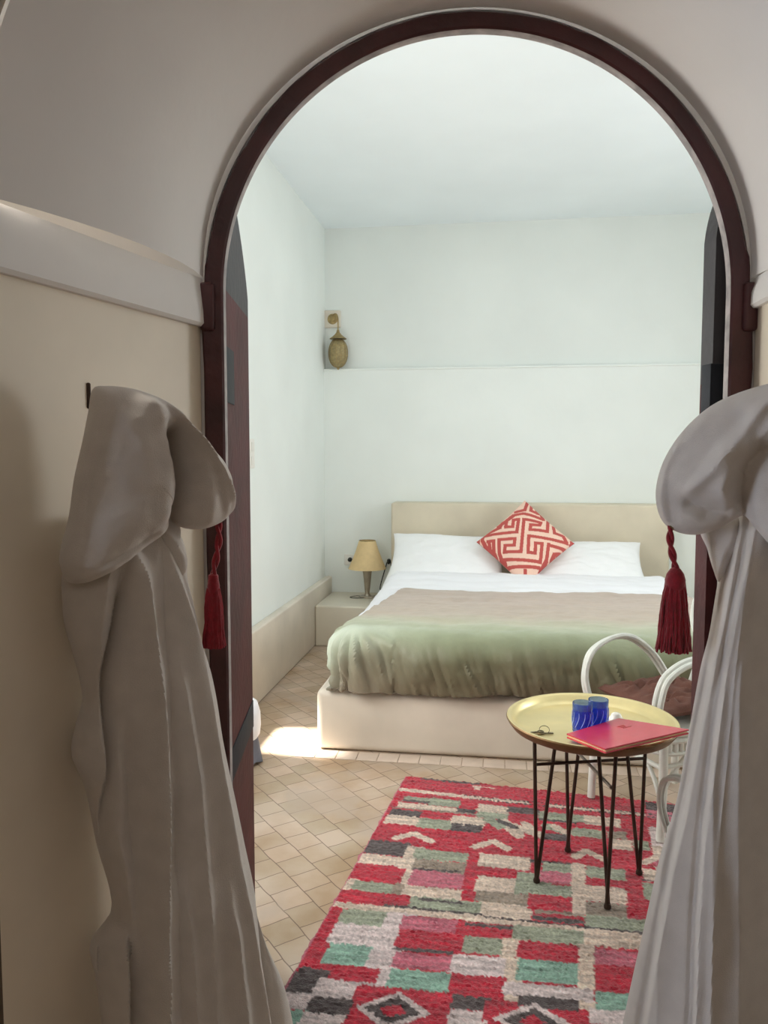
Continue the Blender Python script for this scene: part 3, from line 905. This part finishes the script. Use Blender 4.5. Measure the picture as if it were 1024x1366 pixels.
# ================================================================ RATTAN CHAIRS
def chair():
    C=thing('rattan_armchair',(0,0,0),0,'','chair','white rattan armchairs')
    r=.0125; zs=.40; hw=.195
    # seat
    b=MB(); n=10
    ring=spline([(-hw,.20,zs),(0,.225,zs),(hw,.20,zs),(hw+.015,0,zs),(hw*.86,-.21,zs),(0,-.235,zs),(-hw*.86,-.21,zs),(-hw-.015,0,zs)],8,closed=True)
    for dz in (0,-.026,-.075): b.tube([p+Vector((0,0,dz)) for p in ring],r if dz>-.05 else .010,8,closed=True)
    rows=[]
    for k in range(9):
        t=k/8; rows.append([(p.x*t*.98,p.y*t*.98,zs+.004+.003*math.sin(40*p.x*t)) for p in ring])
    b.grid(rows,close_u=True)
    b.build('seat','cane',C)
    b=MB(); m=len(ring)
    for k in range(0,m):
        p=ring[k]; b.tube([(p.x,p.y,zs-.026),(p.x,p.y,zs-.075)],.0085,6)
    b.build('apron_wrapping','cane',C)
    # legs
    for sx,sy in ((-1,1),(1,1),(-1,-1),(1,-1)):
        top=Vector((sx*hw*(1 if sy>0 else .86),sy*.20,zs)); bot=Vector((sx*(hw+.01)*(1 if sy>0 else .92),sy*.215,.0))
        MB().tube([bot,bot.lerp(top,.5)+Vector((sx*.004,0,0)),top],.0165,10).build('leg','cane',C)
    b=MB()
    for (a,c) in (((-1,1),(1,1)),((-1,-1),(1,-1)),((-1,1),(-1,-1)),((1,1),(1,-1))):
        p=Vector((a[0]*hw*.97,a[1]*.205,.27)); q=Vector((c[0]*hw*.97,c[1]*.205,.27))
        b.tube([p,q],.010,8)
        mid=(p+q)/2
        b.tube(spline([p+Vector((0,0,-.12)),p.lerp(q,.16)+Vector((0,0,-.02)),mid+Vector((0,0,.075)),q.lerp(p,.16)+Vector((0,0,-.02)),q+Vector((0,0,-.12))],6),.0085,8)
    b.build('stretcher','cane',C)
    # arms: two canes bent into a loop each side
    for sx in (-1,1):
        b=MB()
        for off in (0,.021):
            x=sx*(hw+.006+off)
            pts=[(x-sx*.012,.212,zs-.03),(x-sx*.002,.245,zs+.06),(x+sx*.004,.252-off*.3,zs+.14-off*.3),(x+sx*.006,.215,zs+.22-off*.4),(x+sx*.006,.12,zs+.266-off*.4),(x+sx*.004,.02,zs+.262-off*.4),(x,-.085,zs+.19-off*.5),(x-sx*.008,-.16,zs+.09-off*.5),(x-sx*.03,-.215,zs-.02)]
            b.tube(spline(pts,8),r*.9,8)
        b.build('arm','cane',C)
    # back: flared posts carrying a round fan
    b=MB()
    for sx in (-1,1):
        for off in (0,.022):
            pts=[(sx*(.125+off*.6),-.225,zs-.02),(sx*(.118+off*.6),-.235,zs+.06),(sx*(.092+off*.6),-.25,zs+.17),(sx*(.088+off*.6),-.262,zs+.23),(sx*(.12+off*.8),-.275,zs+.31)]
            b.tube(spline(pts,7),r*.9,8)
    b.build('back_post','cane',C)
    b=MB(); tilt=math.radians(14)
    ay=Vector((0,-math.sin(tilt),math.cos(tilt))); cc=Vector((0,-.292,zs+.375))
    for R_ in (.185,.160): b.tube([cc+Vector((1,0,0))*R_*math.cos(a)+ay*R_*math.sin(a)*.92 for a in [2*PI*i/48 for i in range(48)]],r*.85,8,closed=True)
    b.build('back_hoop','cane',C)
    b=MB(); hub=cc-ay*.13
    for k in range(13):
        a=math.radians(-6+k*16)
        e=cc+Vector((1,0,0))*.16*math.cos(a)+ay*.16*.92*math.sin(a)
        b.tube([hub+Vector(((k-6)*.004,0,0)),e],.005,6)
    b.build('back_spokes','cane',C)
    return C
def seat_cushion():
    n=44
    def pt(a,b_,s):
        x=.192*a*(1-.05*(1-b_*b_)); y=.205*b_*(1-.05*(1-a*a))
        k=max(0,(1-a*a)*(1-b_*b_)); z=.045+s*.040*k**.35
        if s>0 and k>0:
            for cx in (-.42,.42):
                for cy in (-.42,.42):
                    d=math.hypot(a-cx,b_-cy); z-=.030*math.exp(-(d/.17)**2); ang=math.atan2(b_-cy,a-cx)
                    z+=.010*math.sin(ang*7)*math.exp(-((d-.26)/.16)**2)
            z+=.010*fbm((a*4,b_*4,3))
        return (x,y,z)
    f=[[pt(-1+2*i/n,-1+2*j/n,1) for i in range(n+1)] for j in range(n+1)]
    g=[[pt(-1+2*i/n,-1+2*j/n,-1) for i in range(n,-1,-1)] for j in range(n+1)]
    s=thing('seat_cushion',(0,0,0),0,'','cushion','brown tufted chair cushions')
    MB().grid([f[j]+g[j][1:-1] for j in range(n+1)],close_u=True).build('cushion_body','brown',s)
    for cx in (-.42,.42):
        for cy in (-.42,.42): MB().lathe([(.001,.004),(.007,.003),(.008,0),(.001,-.002)],10,c=(.205*cx,.205*cy,.062)).build('tuft_button','brown',s)
    return s
#CHAIRPOS#
c1=chair(); c1.location=CP1[0]; c1.rotation_euler.z=CP1[1]; c1['label']='white rattan armchair at the far side of the brass tray table, beside the bed'
c2=copy_tree(c1); c2.scale=(CS2,)*3; c2.location=CP2[0]; c2.rotation_euler.z=CP2[1]; c2['label']='smaller white rattan armchair nearest the doorway, mostly hidden behind the right robe'
q1=seat_cushion(); q1.location=CP1[0]+Vector((0,0,.421)); q1.rotation_euler.z=CP1[1]; q1['label']='brown tufted seat cushion on the far chair behind the tray table'
q2=copy_tree(q1); q2.scale=(CS2,)*3; q2.location=CP2[0]+Vector((0,0,.421*CS2)); q2.rotation_euler.z=CP2[1]; q2['label']='brown tufted seat cushion on the near chair beside the right robe'
# ================================================================ BATHROBES
def pdist(x,y,pl):
    best=1e9;sg=1
    for (ax,ay),(bx,by) in zip(pl,pl[1:]):
        dx,dy=bx-ax,by-ay; l=dx*dx+dy*dy
        t=max(0,min(1,((x-ax)*dx+(y-ay)*dy)/l)); ex,ey=x-ax-dx*t,y-ay-dy*t
        d=math.hypot(ex,ey)
        if d<best: best=d; sg=max(-1,min(1,(dx*ey-dy*ex)/(math.sqrt(l)*d+1e-6)))
    return best,sg
def relief(x,y,folds):
    s=0
    for pl,amp,wl,wr in folds:
        d,sg=pdist(x,y,pl)
        w=(wl+wr)/2+(wl-wr)/2*sg
        if d<3.5*w: s+=amp*math.exp(-(d/w)**1.5)
    return s
def vrelief(x,y,folds):
    s=0
    for tab,amp,wl,wr in folds:
        if y<tab[0][0]-40: continue
        f=smooth((y-tab[0][0]+40)/80)
        xr=interps(tab,y); d=x-xr
        w=wl if d<0 else wr
        if abs(d)<4*w: s+=amp*f*math.exp(-(abs(d)/w)**1.35)
    return s
def pleats(x,y,lines,amp):
    xs=[interps(t,y) for t in lines]
    h=0
    for i,a in enumerate(xs):
        b=xs[i+1] if i+1<len(xs) else a+60
        rise=smooth((x-a+4)/9.0)
        h-=.010*math.exp(-((x-a+7)/5.0)**2)
        h+=rise*math.exp(-max(0,x-a)/max(14.0,(b-a)*.75))*amp*smooth((y-lines[i][0][0])/60)
    return h
def body_mesh(P0,dr,L,R,y0,y1,ef,eb,folds,org,ny=170,nx=130,seed=0,wall=None,pl=None,pamp=.03,apex=None):
    e=Vector((dr[1],-dr[0],0)).normalized()
    if e.y>0: e=-e
    rows=[]
    for j in range(ny+1):
        y=y0+(y1-y0)*j/ny
        xl,xr=interps(L,y),interps(R,y)
        row=[]
        m=2*nx
        for i in range(m):
            ph=2*PI*i/m
            s=.5-.5*math.cos(ph); x=xl+(xr-xl)*s
            p=on_plane(x,y,P0,dr); k=math.sin(ph)
            if k>=0:
                bulge=k**.7
                if apex:
                    s0=(interps(apex,y)-xl)/(xr-xl); q=s/s0 if s<s0 else (1-s)/(1-s0)
                    bulge=q**.8*(1-.12*math.exp(-((s-s0)/.08)**2))
                f=interp(ef,y)*bulge+(pleats(x,y,pl,pamp)*min(1,k*4) if pl else 0)+vrelief(x,y,folds)*min(1,k*2.5)+.006*fbm((x*.02+seed,y*.006,1))*min(1,k*2)
                p=p+e*f
            else:
                p=p-e*(interp(eb,y)*(-k)**.6)
            if wall: p.x=wall(p)
            row.append(p-org)
        rows.append(row)
    mb=MB().grid(rows,close_u=True)
    n=2*nx; mb.f.append(tuple(range(n-1,-1,-1))); mb.f.append(tuple(ny*n+q for q in range(n)))
    return mb
def hood_mesh(P0,dr,poly,c,tf,tb,folds,org,n=200,nr=46,seed=0,wall=None):
    e=Vector((dr[1],-dr[0],0)).normalized()
    if e.y>0: e=-e
    bd=spline([(x,y,0) for x,y in poly],12,closed=True)
    # resample evenly
    Ls=[0]
    for a,b in zip(bd,bd[1:]+bd[:1]): Ls.append(Ls[-1]+(b-a).length)
    pts=[];k=0
    for i in range(n):
        t=Ls[-1]*i/n
        while Ls[k+1]<t: k+=1
        u=(t-Ls[k])/(Ls[k+1]-Ls[k]); pts.append(bd[k].lerp(bd[(k+1)%len(bd)],u))
    def P(b,r,side):
        x=c[0]+(b.x-c[0])*r; y=c[1]+(b.y-c[1])*r
        p=on_plane(x,y,P0,dr); g=max(0,1-r**2.6)**.5
        if side>0:
            f=tf*g+(relief(x,y,folds)+.006*fbm((x*.018+seed,y*.018,2)))*min(1,g*1.6)
            p=p+e*f
        else: p=p-e*tb*g
        if wall: p.x=wall(p)
        return p-org
    mb=MB(); rows=[]
    rad=[math.sin(PI/2*i/nr) for i in range(1,nr+1)]
    for r in rad: rows.append([P(b,r,1) for b in pts])
    for r in rad[::-1][1::2]: rows.append([P(b,r,-1) for b in pts])
    mb.grid(rows,close_u=True)
    o=len(mb.v); mb.v.append(tuple(P(pts[0],0,1))); mb.v.append(tuple(P(pts[0],0,-1)))
    base=(len(rows)-1)*n
    for i in range(n):
        mb.f.append((o,i,(i+1)%n)); mb.f.append((o+1,base+(i+1)%n,base+i))
    return mb
def tassel(parent,top,org,cl,sl,w,seed):
    """twisted cord, knot and skirt of yarn; top is a world point"""
    rn=random.Random(seed); t=top-org
    b=MB()
    for k in (0,PI):
        b.tube([t+Vector((.0032*math.cos(k+z*9)+.006*math.sin(z*3+seed),.0032*math.sin(k+z*9),-cl*z)) for z in [i/24 for i in range(25)]],.0034,7)
    e=t+Vector((.006*math.sin(3+seed),0,-cl))
    b2=MB(); b2.lathe([(.002,.004),(.008,.0),(w*.24,-.008),(w*.29,-.018),(w*.27,-.028),(w*.24,-.034)],20,c=tuple(e))
    o=b2.build('tassel','red',parent)
    m=MB()
    for k in range(230):
        a=rn.uniform(0,2*PI); q=math.sqrt(rn.random()); l=sl*(1+rn.uniform(-.05,.035))
        tw=rn.uniform(-.25,.25)
        pts=[]
        for i in range(7):
            s=i/6; rr=(w*.24+(w*.5-w*.24)*s**.75)*q
            pts.append(e+Vector((rr*math.cos(a+tw*s)+.0015*math.sin(8*s+k),rr*math.sin(a+tw*s)*.75,-.022-l*s)))
        m.tube(pts,lambda s:.0026*(1-.35*s),5)
    m.build('tassel_skirt','red',o)
    b.build('tassel_cord','red',o)
    return o
# ---- left robe
LP0=Vector((-.485,1.21,0)); LD=Vector((.22,.18,0)).normalized()
def lw(p):  # keep 8 mm clear of the niche wall
    return max(p.x,nl(p.y)+.010)
LO=Vector((-.44,1.27,1.545))
RBL=thing('bathrobe',LO,0,'white hooded terry bathrobe hanging on the left niche wall','bathrobe','hooded bathrobes')
LL=[(690,120),(740,95),(770,82),(830,86),(880,101),(905,108),(935,114),(965,104),(1000,96),(1015,97),(1050,116),(1090,124),(1130,131),(1190,150),(1225,154),(1240,140),(1255,123),(1275,121),(1300,129),(1366,138),(1500,142)]
LR=[(690,222),(720,240),(745,246),(765,242),(800,252),(850,262),(890,275),(930,283),(980,290),(1070,310),(1160,328),(1220,341),(1260,352),(1300,371),(1340,381),(1366,386),(1500,395)]
VF_L=[([(720,150),(760,166),(850,176),(950,186),(1050,190),(1200,189),(1366,192),(1500,195)],0.046,34,9),
      ([(770,142),(830,136),(890,124),(940,128)],-0.041,8,7),
      ([(700,128),(760,120),(840,112),(930,120)],0.019,10,12),
      ([(740,198),(900,206),(1050,213),(1200,217),(1400,222)],-0.016,8,20),
      ([(735,205),(850,244),(1000,268),(1150,296),(1300,322),(1420,338)],0.030,30,9),
      ([(880,216),(1000,236),(1200,252),(1420,262)],0.016,18,7),
      ([(1190,338),(1260,340),(1366,343),(1500,347)],-0.041,7,10),
      ([(1160,222),(1260,230),(1420,238)],0.024,20,8),
      ([(1235,156),(1300,160),(1400,164)],-0.038,7,9),
      ([(960,146),(1100,156),(1250,168),(1420,170)],-0.016,7,14),
      ([(1180,278),(1300,294),(1420,302)],0.019,18,7),
      ([(980,118),(1060,130),(1150,150)],0.016,8,10)]
body=body_mesh(LP0,LD,LL,LR,688,1465,[(690,.05),(800,.062),(1366,.075)],[(690,.03),(1366,.05)],VF_L,LO,seed=2,wall=lw)
body.build('robe_body','robe',RBL)
HP0=LP0+Vector((.03,-.03,0)); HD=LD
hood=[(124,519),(140,515),(165,517),(190,525),(215,540),(250,572),(285,603),(302,628),(307,650),(304,676),(292,695),(268,705),(243,704),(226,695),(206,712),(180,731),(150,754),(126,770),(104,778),(88,774),(80,752),(82,728),(92,690),(99,640),(110,590),(118,550)]
HF=[([(214,580),(223,610),(228,645),(225,672),(227,696)],-.075,13,9),
    ([(180,516),(214,552),(238,592),(252,640),(258,695)],.020,16,20),
    ([(198,530),(235,580),(268,628),(297,678)],.022,6,16),
    ([(243,560),(278,610),(300,648)],-.010,12,9),
    ([(180,540),(196,590),(200,640),(190,700)],.016,30,14),
    ([(134,532),(110,640),(98,715)],-.0045,3.5,3.5),
    ([(110,772),(160,738),(212,700)],.014,9,9),
    ([(104,758),(158,724),(208,688)],-.004,3.5,3.5),
    ([(208,540),(244,592),(266,640),(286,688)],.012,6,14),
    ([(150,518),(190,545),(212,580)],.008,16,8),
    ([(88,752),(118,752),(150,738)],.010,14,14),
    ([(160,560),(170,640),(150,720)],.010,40,40)]
hood_mesh(HP0,HD,hood,(178,640),.072,.03,HF,LO,seed=3,wall=lw).build('hood','robe',RBL)
# collar lappet peeping out under the hood
lap=[(200,690),(228,690),(238,703),(232,718),(240,735),(247,748),(243,765),(232,772),(214,760),(203,725)]
hood_mesh(LP0+Vector((.015,-.02,0)),LD,lap,(222,732),.03,.02,[([(205,700),(228,728),(238,760)],.008,8,8)],LO,n=90,nr=16,seed=5).build('collar','robe',RBL)
tassel(RBL,on_plane(287,697,HP0+Vector((.0,-.01,0)),HD),LO,.088,.098,.036,1)
hk=thing('robe_hook',(nl(1.298),1.298,1.556),math.atan2(.36,1)-PI/2,'small dark metal hook on the left niche wall above the robe','hook')
MB().box((-.012,-.001,-.030),(.012,-.006,.022),.003).build('plate','iron',hk) if False else MB().box((-.010,-.008,-.034),(.010,-.0008,.008),.003).build('plate','iron',hk)
MB().tube(spline([(0,-.006,-.004),(0,-.022,-.014),(0,-.036,-.006),(0,-.040,.014)],6),.0045,8).build('prong','iron',hk)
# ---- right robe
RP0=Vector((.455,1.37,0)); RD=Vector((.245,-.12,0)).normalized()
def rw(p): return min(p.x,nr(p.y)-.010)
RO2=Vector((.60,1.28,1.545))
RBR=thing('bathrobe',RO2,0,'white hooded terry bathrobe hanging on the right niche wall','bathrobe','hooded bathrobes')
RLt=[(660,985),(700,973),(770,958),(800,953),(850,945),(880,936),(910,930),(985,917),(1065,903),(1145,879),(1240,858),(1300,844),(1366,830),(1500,805)]
RRt=[(660,1110),(760,1075),(900,1064),(1000,1060),(1366,1060),(1500,1060)]
PL_R=[[(690,988),(770,975),(820,966),(880,953),(985,932),(1065,918),(1130,902),(1230,884),(1340,865),(1500,842)],
      [(690,1006),(780,988),(880,969),(980,957),(1080,944),(1200,936),(1366,932),(1500,930)]]
VF_R=[([(690,945),(740,960),(780,958)],.008,8,8),
      ([(760,1040),(1000,1030),(1366,1022)],.008,22,30),
      ([(870,992),(900,990),(940,990)],.014,9,14),
      ([(900,925),(1000,905),(1100,885)],.006,8,8)]
body_mesh(RP0,RD,RLt,RRt,662,1465,[(660,.05),(760,.08),(1000,.105),(1366,.14)],[(690,.03),(1366,.05)],VF_R,RO2,seed=8,wall=rw,pl=PL_R,pamp=.036,apex=[(690,1010),(780,996),(880,984),(980,975),(1080,965),(1200,958),(1366,952),(1500,950)]).build('robe_body','robe',RBR)
lap=[(936,704),(985,688),(994,716),(975,752),(960,777),(951,760),(943,732)]
hood_mesh(RP0+Vector((-.012,.0,0)),RD,lap,(968,722),.022,.02,[([(985,695),(965,740),(957,772)],.006,7,7)],RO2,n=90,nr=16,seed=6,wall=rw).build('collar','robe',RBR)
RHP=RP0+Vector((-.02,-.05,0))
rh=[(1110,500),(1060,504),(1024,512),(985,524),(952,539),(925,560),(902,586),(885,615),(876,645),(875,668),(880,688),(890,702),(908,711),(930,713),(955,706),(978,694),(992,688),(1006,702),(1030,730),(1060,755),(1100,770),(1130,700),(1135,580)]
RHF=[([(1050,520),(1020,545),(985,592),(950,632),(926,652)],.026,24,12),
     ([(1050,552),(1010,590),(980,622),(968,650),(982,676)],.022,14,14),
     ([(1014,600),(998,618),(990,650),(992,682)],-.034,12,16),
     ([(926,668),(945,677),(970,680),(988,668)],-.028,14,14),
     ([(906,592),(890,630),(884,665),(890,692)],.010,7,7),
     ([(900,610),(895,650),(900,690)],-.006,8,10),
     ([(990,560),(950,600),(915,650)],-.008,16,12),
     ([(992,690),(1040,720),(1090,740)],.014,14,14)]
hood_mesh(RHP,RD,rh,(990,625),.080,.03,RHF,RO2,seed=11,wall=rw).build('hood','robe',RBR)
tassel(RBR,on_plane(899,700,RHP+Vector((0,-.02,0)),RD),RO2,.072,.112,.056,4)
b=MB(); tp=on_plane(899,701,RHP+Vector((0,-.024,0)),RD)-RO2
b.lathe([(.001,.006),(.006,.004),(.009,0),(.006,-.004),(.001,-.006)],12,c=tuple(tp)); b.build('tassel_grommet','oldbrass',RBR)

# ================================================================ LIGHT AND CAMERA
def area(name,loc,target,sx,sy,power,col):
    l=bpy.data.lights.new(name,'AREA'); l.shape='RECTANGLE'; l.size=sx; l.size_y=sy; l.energy=power; l.color=col
    o=bpy.data.objects.new(name,l); COL.objects.link(o); o.location=loc
    d=Vector(target)-Vector(loc); o.rotation_euler=d.to_track_quat('-Z','Y').to_euler(); return o
area('window_daylight',W(-1.42,2.72,1.6),W(1.2,3.2,2.0),1.1,1.5,PW_WIN,(1,.985,.95))
area('bedroom_fill_top',W(.5,4.5,3.24),W(.5,4.55,0),2.4,2.2,PW_FILL,(.97,.99,1))  # added soft fill lamp; the ceiling has no skylight
area('bedroom_fill_right',W(2.57,3.95,1.75),W(-.4,3.3,1.75),1.0,1.3,PW_FILL_R,(.97,.99,1))  # added lamp at the closed right wall, brightens left wall and ceiling
area('washroom_light',(-.1,-.7,2.6),(.05,1.0,1.2),1.2,.8,PW_BATH,(1,.92,.84))
area('washroom_window',(-1.5,.82,1.2),(.55,1.3,1.1),.4,.9,PW_BWIN,(.72,.82,1))
s=bpy.data.lights.new('sun','SUN'); s.energy=SUN; s.angle=.14; s.color=(1,.95,.85)
so=bpy.data.objects.new('sun',s); COL.objects.link(so)
az=W(.44,-.0,0)-W(0,0,0); d=Vector((az.x,az.y,-.80)); so.rotation_euler=d.to_track_quat('-Z','Y').to_euler(); so.location=W(-4,3,5)
w=bpy.data.worlds.new('world'); SC.world=w; w.use_nodes=True
w.node_tree.nodes['Background'].inputs[0].default_value=(.75,.85,1,1); w.node_tree.nodes['Background'].inputs[1].default_value=1.0
cam=bpy.data.cameras.new('camera'); co=bpy.data.objects.new('camera',cam); COL.objects.link(co)
cam.lens=36*F/1366; cam.sensor_width=36; cam.clip_start=.02
co.location=(0,0,H); co.rotation_euler=(PI/2-TH,0,0); SC.camera=co
SC.view_settings.view_transform='Standard'; SC.view_settings.look='None'
SC.view_settings.exposure=0; SC.view_settings.gamma=1
SC.cycles.use_denoising=True
SC.cycles.max_bounces=10; SC.cycles.diffuse_bounces=7; SC.cycles.transmission_bounces=8
